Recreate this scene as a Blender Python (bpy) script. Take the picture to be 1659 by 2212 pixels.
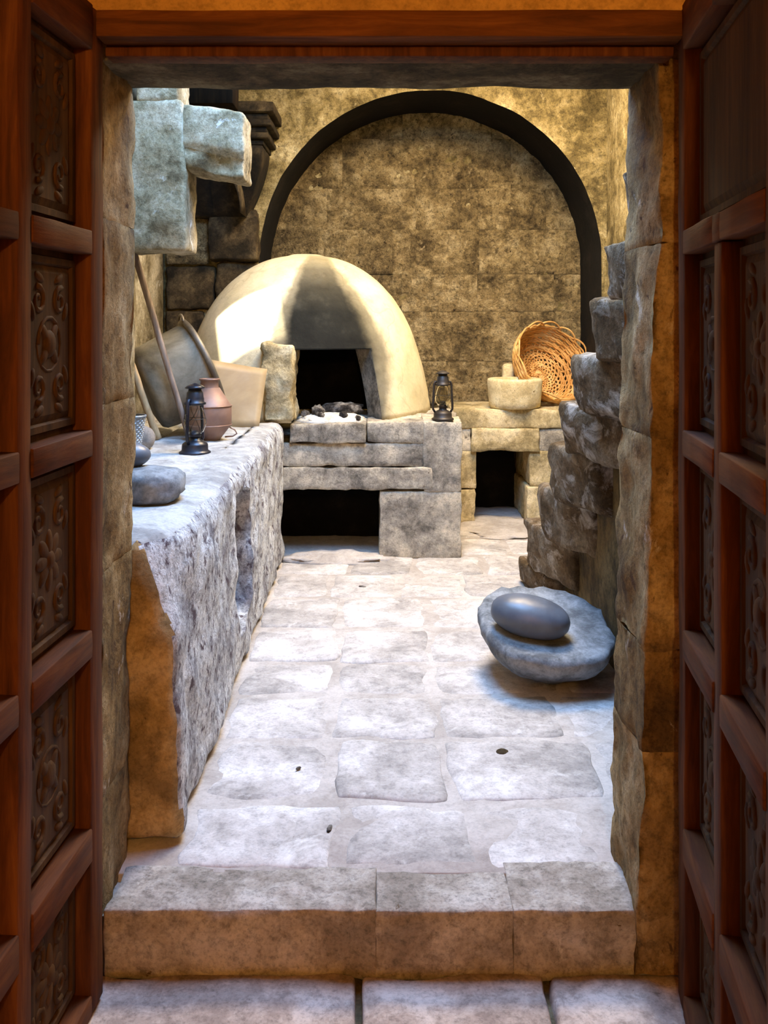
import bpy, bmesh, math, random
from mathutils import Vector, Matrix, noise
import numpy as np

for o in list(bpy.data.objects):
    bpy.data.objects.remove(o, do_unlink=True)
S = bpy.context.scene
C = S.collection
R = random.Random(7)

# ------------------------------------------------------------------ camera
EYE = 1.6
F = 2000.0
cam_d = bpy.data.cameras.new('camera')
cam = bpy.data.objects.new('camera', cam_d)
C.objects.link(cam)
cam.location = (0, 0, EYE)
cam.rotation_euler = (math.pi / 2, 0, 0)
cam_d.sensor_fit = 'VERTICAL'
cam_d.sensor_height = 36
cam_d.lens = 36 * F / 2212
cam_d.shift_y = -406 / 2212
cam_d.clip_start = 0.02
S.camera = cam

# ------------------------------------------------------------------ world, sun, daylight, exposure
w = bpy.data.worlds.new('sky')
S.world = w
w.use_nodes = True
w.node_tree.nodes['Background'].inputs[0].default_value = (0.42, 0.62, 1.0, 1)
w.node_tree.nodes['Background'].inputs[1].default_value = 1.0


def lamp(name, kind, loc, energy, color, **kw):
    d = bpy.data.lights.new(name, kind)
    d.energy = energy
    d.color = color
    for k, v in kw.items():
        setattr(d, k, v)
    o = bpy.data.objects.new(name, d)
    C.objects.link(o)
    o.location = loc
    return o


SUN_TO = Vector((-0.90, 6.00, 1.545))          # where the beam meets the oven
SUN_HOLE = Vector((-1.42, 5.02, 3.80))        # unseen roof hole, added to shape the sun patch
sun = lamp('sun', 'SUN', (0, 0, 12), 20.0, (1.0, 0.92, 0.76), angle=0.015)
sun.rotation_euler = (SUN_TO - SUN_HOLE).to_track_quat('-Z', 'Y').to_euler()
# daylight coming down the two roof openings of the kitchen
SKY_A = (-0.75, 0.75, 2.75, 4.35)             # x0 x1 y0 y1, open to blue sky
SKY_B = (0.10, 1.30, 4.70, 5.80)              # lit by sunny ochre walls above
lamp('skylight_daylight', 'AREA', (0, 3.55, 3.82), 235.0, (0.27, 0.53, 1.0), shape='RECTANGLE', size=1.45, size_y=1.55)
lamp('roof_vent_daylight', 'AREA', (0.70, 5.25, 3.82), 225.0, (1.0, 0.77, 0.47), shape='RECTANGLE', size=1.05, size_y=1.05)

S.view_settings.view_transform = 'Standard'
S.view_settings.look = 'None'
S.view_settings.gamma = 1.0
S.view_settings.use_curve_mapping = False
S.view_settings.exposure = 0.0

# ------------------------------------------------------------------ helpers
WM = {}


def P(u, v, D):
    """point of the place at depth D from its measured pixel (used to read sizes only)"""
    return Vector(((u - 830) * D / F, D, EYE - (v - 700) * D / F))


def thing(name, label=None, cat=None, loc=(0, 0, 0), rotz=0.0, group=None, kind=None, parent=None):
    o = bpy.data.objects.new(name, None)
    o.empty_display_size = 0.05
    C.objects.link(o)
    M = Matrix.Translation(Vector(loc)) @ Matrix.Rotation(rotz, 4, 'Z')
    o.location = loc
    o.rotation_euler = (0, 0, rotz)
    WM[o] = M
    tag(o, label, cat, group, kind)
    return o


def tag(o, label=None, cat=None, group=None, kind=None):
    if label: o['label'] = label
    if cat: o['category'] = cat
    if group: o['group'] = group
    if kind: o['kind'] = kind
    return o


def mk(name, vf, mat, parent=None, local=False, smooth=True, M=None):
    """link one mesh object; verts in world space (or in the parent's space when local)"""
    vs, fs = vf
    a = np.array([tuple(v) for v in vs], dtype=float)
    if M is not None:
        m = np.array(M)
        a = a @ m[:3, :3].T + m[:3, 3]
    if parent is not None and not local:
        m = np.array(WM[parent].inverted())
        a = a @ m[:3, :3].T + m[:3, 3]
    lo, hi = a.min(0), a.max(0)
    org = np.array([(lo[0] + hi[0]) / 2, (lo[1] + hi[1]) / 2, lo[2]])
    a = a - org
    me = bpy.data.meshes.new(name)
    me.from_pydata([tuple(v) for v in a], [], fs)
    me.validate()
    bm = bmesh.new(); bm.from_mesh(me)
    bmesh.ops.recalc_face_normals(bm, faces=bm.faces)
    bm.to_mesh(me); bm.free()
    if smooth:
        me.polygons.foreach_set('use_smooth', [True] * len(me.polygons))
    me.materials.append(mat)
    o = bpy.data.objects.new(name, me)
    C.objects.link(o)
    o.location = org
    if parent is not None:
        o.parent = parent
        WM[o] = WM[parent] @ Matrix.Translation(Vector(org))
    else:
        WM[o] = Matrix.Translation(Vector(org))
    return o


def join(*parts):
    V, Fc = [], []
    for v, f in parts:
        k = len(V)
        V += [tuple(x) for x in v]
        Fc += [tuple(i + k for i in q) for q in f]
    return V, Fc


def fbm(p, f, seed, octv=3):
    q = Vector((p[0] * f + seed * 3.7, p[1] * f - seed * 1.9, p[2] * f + seed * 5.3))
    s, a, n = 0.0, 1.0, 0.0
    for k in range(octv):
        s += a * noise.noise(q); n += a
        q = q * 2.07 + Vector((3.1, 1.7, 9.2)); a *= 0.55
    return s / n


def rock(x0, x1, y0, y1, z0, z1, r=0.02, amp=0.008, f=6.0, seg=0.06, seed=0, octv=3, warp=None):
    """a block of stone: box with rounded arrises and an uneven surface"""
    n = [max(2, int(round(d / seg))) for d in (x1 - x0, y1 - y0, z1 - z0)]
    n = [min(k, 140) for k in n]
    r = min(r, 0.49 * min(x1 - x0, y1 - y0, z1 - z0))

    def ax(a, b, k):
        # extra rows close to the edges so the arris reads round
        t = [a + (b - a) * i / k for i in range(k + 1)]
        t.insert(1, a + r * 0.45); t.insert(-1, b - r * 0.45)
        return sorted(t)
    X, Y, Z = ax(x0, x1, n[0]), ax(y0, y1, n[1]), ax(z0, z1, n[2])
    nx, ny, nz = len(X) - 1, len(Y) - 1, len(Z) - 1
    idx, V, Fc = {}, [], []

    def vid(i, j, k):
        key = (i, j, k)
        if key in idx: return idx[key]
        p = Vector((X[i], Y[j], Z[k]))
        c = Vector((min(max(p.x, x0 + r), x1 - r), min(max(p.y, y0 + r), y1 - r), min(max(p.z, z0 + r), z1 - r)))
        d = p - c
        if d.length > 1e-9:
            d.normalize()
        q = c + d * r
        if amp: q = q + d * (amp * 1.6 * fbm(q, f, seed, octv))
        if warp: q = warp(q)
        idx[key] = len(V); V.append(tuple(q))
        return idx[key]
    for i in range(nx):
        for j in range(ny):
            for k in (0, nz):
                Fc.append((vid(i, j, k), vid(i + 1, j, k), vid(i + 1, j + 1, k), vid(i, j + 1, k)))
    for i in range(nx):
        for k in range(nz):
            for j in (0, ny):
                Fc.append((vid(i, j, k), vid(i + 1, j, k), vid(i + 1, j, k + 1), vid(i, j, k + 1)))
    for j in range(ny):
        for k in range(nz):
            for i in (0, nx):
                Fc.append((vid(i, j, k), vid(i, j + 1, k), vid(i, j + 1, k + 1), vid(i, j, k + 1)))
    return V, Fc


def box(x0, x1, y0, y1, z0, z1):
    v = [(x, y, z) for x in (x0, x1) for y in (y0, y1) for z in (z0, z1)]
    f = [(0, 1, 3, 2), (4, 6, 7, 5), (0, 4, 5, 1), (2, 3, 7, 6), (0, 2, 6, 4), (1, 5, 7, 3)]
    return v, f


def lathe(prof, n=32, M=None, cap=True, jit=0.0, seed=0):
    V, Fc = [], []
    for (r, z) in prof:
        for k in range(n):
            a = 2 * math.pi * k / n
            rr = r * (1 + (jit * fbm((math.cos(a) * 2, math.sin(a) * 2, z * 6), 1.0, seed) if jit else 0))
            V.append((rr * math.cos(a), rr * math.sin(a), z))
    for i in range(len(prof) - 1):
        for k in range(n):
            a, b = i * n + k, i * n + (k + 1) % n
            Fc.append((a, b, b + n, a + n))
    if cap:
        Fc.append(tuple(range(n))[::-1])
        m = (len(prof) - 1) * n
        Fc.append(tuple(m + k for k in range(n)))
    if M is not None:
        V = [tuple(M @ Vector(v)) for v in V]
    return V, Fc


def tube(pts, rad, n=8, closed=False):
    pts = [Vector(p) for p in pts]
    N = len(pts)
    rads = rad if isinstance(rad, (list, tuple)) else [rad] * N
    V, Fc = [], []
    prev = None
    for i, p in enumerate(pts):
        if closed:
            t = pts[(i + 1) % N] - pts[i - 1]
        else:
            t = pts[min(i + 1, N - 1)] - pts[max(i - 1, 0)]
        t.normalize()
        if prev is None:
            a = Vector((0, 0, 1)) if abs(t.z) < 0.9 else Vector((1, 0, 0))
            u = t.cross(a).normalized()
        else:
            u = (prev - t * prev.dot(t))
            u = u.normalized() if u.length > 1e-6 else t.orthogonal().normalized()
        prev = u
        v = t.cross(u)
        for k in range(n):
            a = 2 * math.pi * k / n
            V.append(tuple(p + (u * math.cos(a) + v * math.sin(a)) * rads[i]))
    for i in range(N if closed else N - 1):
        for k in range(n):
            a, b = i * n + k, i * n + (k + 1) % n
            c, d = ((i + 1) % N) * n + (k + 1) % n, ((i + 1) % N) * n + k
            Fc.append((a, b, c, d))
    if not closed:
        Fc.append(tuple(range(n))[::-1]); Fc.append(tuple((N - 1) * n + k for k in range(n)))
    return V, Fc


def ellipsoid(c, r, rot=None, nu=32, nv=18, amp=0.0, f=6, seed=0, flat=None, pw=1.0):
    V, Fc = [], []
    for i in range(nv + 1):
        th = math.pi * i / nv
        for k in range(nu):
            ph = 2 * math.pi * k / nu
            d = Vector((math.sin(th) * math.cos(ph), math.sin(th) * math.sin(ph), math.cos(th)))
            e = Vector([math.copysign(abs(t) ** pw, t) for t in d])
            p = Vector((e.x * r[0], e.y * r[1], e.z * r[2]))
            if amp: p = p * (1 + amp * fbm(d, f, seed))
            if flat is not None: p = flat(p)
            if rot is not None: p = rot @ p
            V.append(tuple(p + Vector(c)))
    for i in range(nv):
        for k in range(nu):
            a, b = i * nu + k, i * nu + (k + 1) % nu
            Fc.append((a, b, b + nu, a + nu))
    return V, Fc


def carve(vf, *cutters):
    """vf minus the cutter shapes, as plain mesh data"""
    def tmp(d):
        me = bpy.data.meshes.new('t'); me.from_pydata([tuple(v) for v in d[0]], [], d[1])
        bm = bmesh.new(); bm.from_mesh(me)
        bmesh.ops.remove_doubles(bm, verts=bm.verts, dist=1e-6)
        bmesh.ops.recalc_face_normals(bm, faces=bm.faces); bm.to_mesh(me); bm.free()
        o = bpy.data.objects.new('t', me); C.objects.link(o); return o
    a = tmp(vf); cs = [tmp(c) for c in cutters]
    for c in cs:
        m = a.modifiers.new('b', 'BOOLEAN'); m.operation = 'DIFFERENCE'; m.solver = 'EXACT'; m.object = c
    dg = bpy.context.evaluated_depsgraph_get(); dg.update()
    me = bpy.data.meshes.new_from_object(a.evaluated_get(dg))
    out = ([tuple(v.co) for v in me.vertices], [tuple(p.vertices) for p in me.polygons])
    for o in [a] + cs:
        d = o.data; bpy.data.objects.remove(o, do_unlink=True); bpy.data.meshes.remove(d)
    bpy.data.meshes.remove(me)
    return out


# ------------------------------------------------------------------ materials
def hexc(h):
    h = h.lstrip('#')
    c = [int(h[i:i + 2], 16) / 255 for i in (0, 2, 4)]
    return tuple(((x / 12.92) if x <= 0.04045 else ((x + 0.055) / 1.055) ** 2.4) for x in c) + (1,)


class NT:
    def __init__(s, name):
        s.m = bpy.data.materials.new(name); s.m.use_nodes = True
        s.t = s.m.node_tree; s.b = s.t.nodes['Principled BSDF']
        tc = s.t.nodes.new('ShaderNodeTexCoord'); oi = s.t.nodes.new('ShaderNodeObjectInfo')
        s.obj = tc.outputs['Object']
        k = s.math('MULTIPLY', oi.outputs['Random'], 37.0)
        a = s.t.nodes.new('ShaderNodeVectorMath'); a.operation = 'ADD'
        s.t.links.new(s.obj, a.inputs[0]); s.t.links.new(k, a.inputs[1])
        s.co = a.outputs[0]; s.rand = oi.outputs['Random']

    def L(s, a, b): s.t.links.new(a, b)

    def math(s, op, a, b=None, c=None, clamp=False):
        n = s.t.nodes.new('ShaderNodeMath'); n.operation = op; n.use_clamp = clamp
        for i, v in enumerate((a, b, c)):
            if v is None: continue
            if isinstance(v, (int, float)): n.inputs[i].default_value = v
            else: s.L(v, n.inputs[i])
        return n.outputs[0]

    def noise(s, scale, detail=6, rough=0.6, dist=0.0, vec=None, stretch=None):
        n = s.t.nodes.new('ShaderNodeTexNoise')
        n.inputs['Scale'].default_value = scale; n.inputs['Detail'].default_value = detail
        n.inputs['Roughness'].default_value = rough; n.inputs['Distortion'].default_value = dist
        v = vec or s.co
        if stretch:
            m = s.t.nodes.new('ShaderNodeMapping'); m.inputs['Scale'].default_value = stretch
            s.L(v, m.inputs[0]); v = m.outputs[0]
        s.L(v, n.inputs['Vector'])
        return n.outputs['Fac']

    def ramp(s, fac, stops, interp='LINEAR'):
        n = s.t.nodes.new('ShaderNodeValToRGB'); n.color_ramp.interpolation = interp
        e = n.color_ramp.elements
        while len(e) < len(stops): e.new(0.5)
        for i, (p, c) in enumerate(stops):
            e[i].position = p
            e[i].color = c if isinstance(c, tuple) else (hexc(c) if isinstance(c, str) else (c, c, c, 1))
        s.L(fac, n.inputs[0])
        return n.outputs[0]

    def mix(s, fac, a, b, mode='MIX'):
        n = s.t.nodes.new('ShaderNodeMix'); n.data_type = 'RGBA'; n.blend_type = mode
        for sock, v in ((n.inputs[0], fac), (n.inputs[6], a), (n.inputs[7], b)):
            if isinstance(v, (int, float)): sock.default_value = v
            elif isinstance(v, tuple): sock.default_value = v
            elif isinstance(v, str): sock.default_value = hexc(v)
            else: s.L(v, sock)
        return n.outputs[2]

    def bump(s, h, strength, dist):
        n = s.t.nodes.new('ShaderNodeBump'); n.inputs['Strength'].default_value = strength
        n.inputs['Distance'].default_value = dist
        s.L(h, n.inputs['Height']); s.L(n.outputs[0], s.b.inputs['Normal'])

    def done(s, color, rough=0.85, metal=0.0, spec=0.3):
        if isinstance(color, (tuple, str)):
            s.b.inputs['Base Color'].default_value = hexc(color) if isinstance(color, str) else color
        else:
            s.L(color, s.b.inputs['Base Color'])
        if isinstance(rough, (int, float)): s.b.inputs['Roughness'].default_value = rough
        else: s.L(rough, s.b.inputs['Roughness'])
        s.b.inputs['Metallic'].default_value = metal
        s.b.inputs['Specular IOR Level'].default_value = spec
        return s.m


def stone(name, big, grain=0.45, pit=0.0, pitcol='#2a2018', patch=None, patch_at=0.58, scale=4.0, bump=0.5, bdist=0.02,
          stretch=None, rough=0.9, patch_scale=9.0, pit_scale=26.0, spec=0.2, pit_w=0.05, patch_w=0.10, mottle=0.6):
    n = NT(name)
    a = n.noise(scale, 8, 0.62, 0.3, stretch=stretch)
    m = n.noise(scale * 3.3, 10, 0.74, 0.5, stretch=stretch)
    a = n.math('ADD', a, n.math('MULTIPLY', n.math('SUBTRACT', m, 0.5), mottle))
    a = n.math('ADD', n.math('MULTIPLY', n.math('SUBTRACT', a, 0.5), 1.7), 0.5)
    col = n.ramp(a, big)
    g = n.noise(max(28.0, scale * 9), 9, 0.75)
    col = n.mix(grain, col, n.ramp(g, [(0.38, 0.25), (0.47, 0.85), (0.54, 1.08)]), 'MULTIPLY')
    g2 = n.noise(110.0, 3, 0.6)
    col = n.mix(grain * 0.7, col, n.ramp(g2, [(0.36, 0.35), (0.48, 0.95), (0.6, 1.1)]), 'MULTIPLY')
    if patch:
        p = n.noise(patch_scale, 10, 0.72, 0.6, stretch=stretch)
        col = n.mix(n.ramp(p, [(patch_at, 0.0), (patch_at + patch_w, 1.0)]), col, patch)
    if pit:
        q = n.noise(pit_scale, 6, 0.66, 0.4, stretch=stretch)
        col = n.mix(n.ramp(q, [(pit, 0.0), (pit + pit_w, 1.0)]), col, pitcol)
    h = n.math('ADD', n.noise(scale * 5, 9, 0.72), n.math('MULTIPLY', n.noise(scale * 17, 6, 0.7), 0.5))
    n.bump(h, min(1.0, bump), bdist * 0.40)
    return n.done(col, rough, spec=spec)


def wood(name, c0, c1, c2, stretch=(14, 14, 1.2), bump=0.25, rough=0.72, spec=0.14):
    n = NT(name)
    a = n.noise(2.2, 8, 0.65, 0.6, stretch=stretch)
    col = n.ramp(a, [(0.3, c0), (0.5, c1), (0.72, c2)])
    b = n.noise(3.0, 5, 0.6)
    col = n.mix(0.5, col, n.ramp(b, [(0.35, 0.45), (0.65, 1.0)]), 'MULTIPLY')
    n.bump(n.noise(6, 8, 0.7, 0.4, stretch=stretch), bump, 0.006)
    return n.done(col, rough, spec=spec)


M_floor = stone('worn_flagstone', [(0.22, '#958f89'), (0.42, '#aea7a0'), (0.6, '#c1bab4'), (0.8, '#d8d3ce')], grain=0.32,
                pit=0.71, pitcol='#7d6f63', patch='#e0dcd6', patch_at=0.58, patch_w=0.14, scale=3.0, bump=0.35, bdist=0.015, patch_scale=4.5, mottle=0.5)
M_mortar = stone('pale_mortar', [(0.3, '#a59c93'), (0.7, '#c0b8b0')], grain=0.2, scale=4, bump=0.3, bdist=0.01)
M_hallfloor = stone('hall_flagstone', [(0.3, '#97867a'), (0.5, '#b3a193'), (0.7, '#cbbbae')], grain=0.4, pit=0.68, pitcol='#6a5c50', scale=4, bump=0.5)
M_benchend = stone('warm_lit_bench_end', [(0.3, '#86704a'), (0.5, '#a88e60'), (0.7, '#c2aa7e')], grain=0.4, pit=0.68, pitcol='#5a452c', scale=4, bump=0.7)  # warm hall light on the bench's near end, put into its colour
M_step = stone('step_stone', [(0.3, '#8c8276'), (0.5, '#a69c90'), (0.7, '#beb6ac')], grain=0.5, pit=0.66, pitcol='#5a452c', scale=4, bump=0.7, patch='#cfc8bc', patch_at=0.62)
M_jamb = stone('jamb_stone', [(0.24, '#544128'), (0.42, '#7a623c'), (0.6, '#967c52'), (0.8, '#bba57c')], grain=0.55, pit=0.62,
               pitcol='#55402a', patch='#d6cdbe', patch_at=0.62, scale=3.0, bump=0.9, bdist=0.03, stretch=(1, 1, 0.6))
M_bench = stone('whitewashed_bench', [(0.2, '#8a878c'), (0.40, '#b6b7ba'), (0.56, '#d4d6d8'), (0.8, '#eceeef')], grain=0.6, pit=0.535,
                pitcol='#5c5056', patch='#8e7458', patch_at=0.64, scale=5, bump=1.0, bdist=0.03, stretch=(1, 1, 0.8),
                patch_scale=4.0, pit_scale=26, pit_w=0.10, mottle=0.9)
M_benchtop = stone('worn_bench_top', [(0.3, '#888684'), (0.5, '#a09f9c'), (0.7, '#b6b5b2')], grain=0.25, pit=0.70, pitcol='#5a5058', scale=4,
                   bump=0.35, bdist=0.01)
M_back = stone('rough_ochre_ashlar', [(0.08, '#4a3e2a'), (0.35, '#7b6948'), (0.58, '#a08a60'), (0.9, '#cbb68a')], grain=0.8, pit=0.64,
               pitcol='#33281a', patch='#e0c898', patch_at=0.60, patch_w=0.12, scale=3.2, bump=1.0, bdist=0.085, patch_scale=14, mottle=1.0)
M_spandrel = stone('dressed_ochre_wall', [(0.25, '#5f5232'), (0.45, '#8c7b50'), (0.62, '#a8966a'), (0.8, '#c8b88c')], grain=0.65, pit=0.67, pitcol='#4a3e28', scale=2.5, bump=1.0,
                   bdist=0.04, patch='#d4c49c', patch_at=0.62, mottle=0.8)
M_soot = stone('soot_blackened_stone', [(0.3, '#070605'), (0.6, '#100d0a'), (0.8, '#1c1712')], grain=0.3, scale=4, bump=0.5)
M_dark = stone('dark_aged_stone', [(0.3, '#241d12'), (0.5, '#3c3120'), (0.7, '#584a32')], grain=0.5, patch='#a89c88', patch_at=0.68, scale=4, bump=0.7)
M_grey = stone('pale_grey_stone', [(0.22, '#685c44'), (0.42, '#92866a'), (0.58, '#aa9e84'), (0.8, '#cabfa6')], grain=0.5, pit=0.68, pitcol='#5a544a',
               patch='#eceae2', patch_at=0.61, scale=4.0, bump=0.8, bdist=0.025)
M_stair = stone('stair_stone', [(0.3, '#4c3b24'), (0.5, '#67543c'), (0.7, '#857661')], grain=0.55, pit=0.66, pitcol='#3c2e1e', patch='#bfb4a6',
                patch_at=0.52, patch_w=0.16, scale=4.0, bump=1.0, bdist=0.03, patch_scale=7)
M_stairwall = stone('dark_stair_wall', [(0.3, '#33270f'), (0.5, '#4d3d1e'), (0.7, '#6a5632')], grain=0.5, scale=3, bump=0.5)  # dark brown tone for the wall under the steps
M_ovenstone = stone('oven_base_stone', [(0.2, '#6e675c'), (0.42, '#9c9384'), (0.58, '#b9ae9a'), (0.8, '#d8cbb2')], grain=0.5, pit=0.67, pitcol='#54442f',
                    patch='#e0d2b4', patch_at=0.66, scale=3.5, bump=0.8, bdist=0.03)
M_ledge = stone('cream_ledge_stone', [(0.3, '#94845e'), (0.5, '#bca97e'), (0.7, '#d9c8a0')], grain=0.45, pit=0.66, pitcol='#6e5a38', scale=3.5, bump=0.8, patch='#e8d8b0', patch_at=0.62)
M_mouth = stone('mouth_plaster_stone', [(0.3, '#968662'), (0.5, '#bcab84'), (0.7, '#dccfaa')], grain=0.45, pit=0.66, pitcol='#5a5040', scale=4, bump=0.9, bdist=0.03)
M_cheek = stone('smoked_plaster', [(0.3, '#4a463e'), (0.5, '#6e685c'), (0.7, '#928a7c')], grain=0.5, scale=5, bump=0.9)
M_corbel = stone('shaded_corbel', [(0.3, '#14100a'), (0.5, '#221b11'), (0.7, '#3a3020')], grain=0.4, scale=5, bump=0.5)  # shade on the corbel put into the stone colour
M_lintel = stone('dark_lintel_stone', [(0.3, '#3a3222'), (0.5, '#554a34'), (0.7, '#756a50')], grain=0.5, scale=4, bump=0.7)  # darker stone tone, also used under the hall flags
M_basalt = stone('dark_basalt_slab', [(0.3, '#5c5e60'), (0.5, '#787b7d'), (0.7, '#929597')], grain=0.3, pit=0.74, pitcol='#4a4a48', scale=5, bump=0.4, bdist=0.012)
M_mortar_stone = stone('pitted_cream_stone', [(0.3, '#c4b184'), (0.5, '#dbca9e'), (0.7, '#ebdfb8')], grain=0.25, pit=0.635, pitcol='#7a6238', scale=5, bump=0.8,
                       pit_scale=34)
M_cobble = stone('river_cobble', [(0.3, '#77706a'), (0.6, '#948c84'), (0.8, '#aba49c')], grain=0.25, scale=5, bump=0.2, rough=0.7)
M_plaster_wall = stone('kitchen_wall_stone', [(0.3, '#a08a5c'), (0.7, '#c9b488')], grain=0.4, scale=3, bump=0.6)
M_hallwall = stone('hall_wall_plaster', [(0.3, '#b08a4e'), (0.7, '#d0a862')], grain=0.3, scale=3, bump=0.3)
M_door = wood('door_wood', '#3c2010', '#5c3318', '#784a24')
M_rail = wood('door_rail_wood', '#3c2010', '#5c3318', '#784a24', stretch=(1.2, 14, 14))
M_panel = wood('door_panel_wood', '#332212', '#4a321a', '#624626')
M_beam = wood('old_beam_wood', '#0b0806', '#150f09', '#24190e', rough=0.95, spec=0.02)  # near-black wood tone over the whole beam
M_pole = wood('pole_wood', '#6e5e54', '#8e7e72', '#a8988a', stretch=(20, 20, 2))
M_stick = wood('stick_wood', '#a08460', '#c0a47c', '#d6bc94', stretch=(20, 20, 2))


def mat_dome():
    n = NT('sooty_lime_plaster')
    sx = n.t.nodes.new('ShaderNodeSeparateXYZ'); n.L(n.obj, sx.inputs[0])
    base = n.ramp(n.noise(2.5, 6, 0.6, 0.4), [(0.3, '#c6b88e'), (0.5, '#d8caa4'), (0.7, '#e6dbba')])
    base = n.mix(0.3, base, n.ramp(n.noise(14, 8, 0.72), [(0.35, 0.5), (0.55, 1.0)]), 'MULTIPLY')
    crack = n.ramp(n.math('ABSOLUTE', n.math('SUBTRACT', n.noise(1.3, 4, 0.5, 0.3), 0.52)), [(0.0, 1.0), (0.006, 0.0)])
    base = n.mix(n.math('MULTIPLY', crack, 0.35), base, '#a4926a')
    # soot licked up from the mouth: a flame-shaped stain of the plaster
    wob = n.math('MULTIPLY', n.math('SUBTRACT', n.noise(3.0, 5, 0.6), 0.5), 0.16)
    wid = n.t.nodes.new('ShaderNodeValToRGB')
    e = wid.color_ramp.elements
    st = [(0.0, 0.34), (0.36, 0.44), (0.52, 0.375), (0.68, 0.285), (0.82, 0.20), (1.0, 0.075)]
    while len(e) < len(st): e.new(0.5)
    for i, (p, c) in enumerate(st): e[i].position = p; e[i].color = (c, c, c, 1)
    n.L(n.math('DIVIDE', sx.outputs[2], 1.11), wid.inputs[0])
    cx = n.math('ADD', n.math('MULTIPLY', n.math('SUBTRACT', sx.outputs[2], 0.6), -0.16), 0.175)
    dx = n.math('ABSOLUTE', n.math('SUBTRACT', sx.outputs[0], cx))
    m = n.math('DIVIDE', n.math('ADD', dx, wob), wid.outputs[0])
    m = n.ramp(m, [(0.55, 1.0), (0.80, 0.72), (1.10, 0.0)], 'EASE')
    sootc = n.ramp(n.noise(7, 6, 0.6), [(0.3, '#0f0f0c'), (0.55, '#1d1d18'), (0.75, '#36352d')])
    m = n.math('MULTIPLY', m, n.ramp(n.math('DIVIDE', sx.outputs[2], 1.11), [(0.62, 1.0), (0.76, 0.96), (0.88, 0.82), (0.96, 0.5), (1.0, 0.15)]))
    col = n.mix(m, base, sootc)
    n.bump(n.math('ADD', n.noise(10, 8, 0.65), n.noise(60, 4, 0.6)), 0.25, 0.01)
    return n.done(col, 0.85, spec=0.2)


def metal(name, c0, c1, c2, rough=0.5, met=0.8, scale=6, bump=0.15, stretch=None):
    n = NT(name)
    col = n.ramp(n.noise(scale, 8, 0.65, 0.4, stretch=stretch), [(0.3, c0), (0.5, c1), (0.72, c2)])
    n.bump(n.noise(scale * 4, 6, 0.6), bump, 0.006)
    return n.done(col, n.ramp(n.noise(scale * 2, 5, 0.6), [(0.3, rough - 0.12), (0.7, rough + 0.15)]), met, 0.5)


M_dome = mat_dome()
M_dome_in = M_soot
M_lantern = metal('black_enamel_metal', '#15171f', '#20232e', '#2d3140', rough=0.35, met=0.3, bump=0.05)
M_lantern_old = metal('rusty_dark_metal', '#241e18', '#37302a', '#4b443c', rough=0.5, met=0.5)
M_cauldron = metal('patinated_copper', '#524c3c', '#7e7765', '#a69e8a', rough=0.65, met=0.05, scale=5, bump=0.5)
M_caulrim = metal('worn_bronze_band', '#4c4438', '#6b6254', '#8c8272', rough=0.5, met=0.4)
M_jug = metal('rust_brown_tin', '#6e5244', '#88695a', '#a08474', rough=0.5, met=0.3, scale=3)
M_sheet = metal('tan_sheet_metal', '#8a7352', '#a08a66', '#b39f7e', rough=0.6, met=0.1, scale=2.5, bump=0.06)
M_grater = metal('pierced_tin', '#70757a', '#8d9399', '#a8adb2', rough=0.45, met=0.5)
M_mano = metal('polished_basalt', '#4a4f58', '#5a616b', '#6b737d', rough=0.42, met=0.0, scale=5, bump=0.08)
M_wire = metal('wire', '#2a2622', '#3a352f', '#4c463f', rough=0.5, met=0.6)


def mat_wicker():
    n = NT('golden_wicker')
    col = n.ramp(n.noise(7, 5, 0.6), [(0.3, '#a87638'), (0.5, '#cf9c58'), (0.7, '#e8bf80')])
    n.bump(n.noise(40, 4, 0.6), 0.2, 0.004)
    return n.done(col, 0.6, spec=0.3)


M_wicker = mat_wicker()


def mat_glass():
    n = NT('lantern_glass')
    n.b.inputs['Transmission Weight'].default_value = 1.0
    n.b.inputs['IOR'].default_value = 1.12
    return n.done((0.93, 0.92, 0.86, 1), 0.04, spec=0.5)


M_glass = mat_glass()
M_ash = stone('white_ash', [(0.3, '#b8b2a6'), (0.5, '#dcd6ca'), (0.7, '#f0ece2')], grain=0.3, scale=12, bump=0.6)
M_char = stone('charcoal', [(0.3, '#1c1916'), (0.5, '#403a35'), (0.8, '#8d877e')], grain=0.3, scale=14, bump=0.6)

FL = 0.153      # kitchen floor height
Y0, Y1 = 2.27, 2.55      # the doorway wall, front and back
YB, YR = 6.73, 7.45      # arch wall face, back of the arched recess
XL, XR, XP = -1.60, 1.62, -1.25
ZC = 3.75

# ------------------------------------------------------------------ setting: floors
floor = mk('floor', rock(XL, XR, 2.45, 7.6, FL - 0.14, FL - 0.005, r=0.01, amp=0.004, f=3, seg=0.25), M_mortar)
tag(floor, 'pale stone flags of the kitchen floor', None, None, 'structure')
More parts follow.
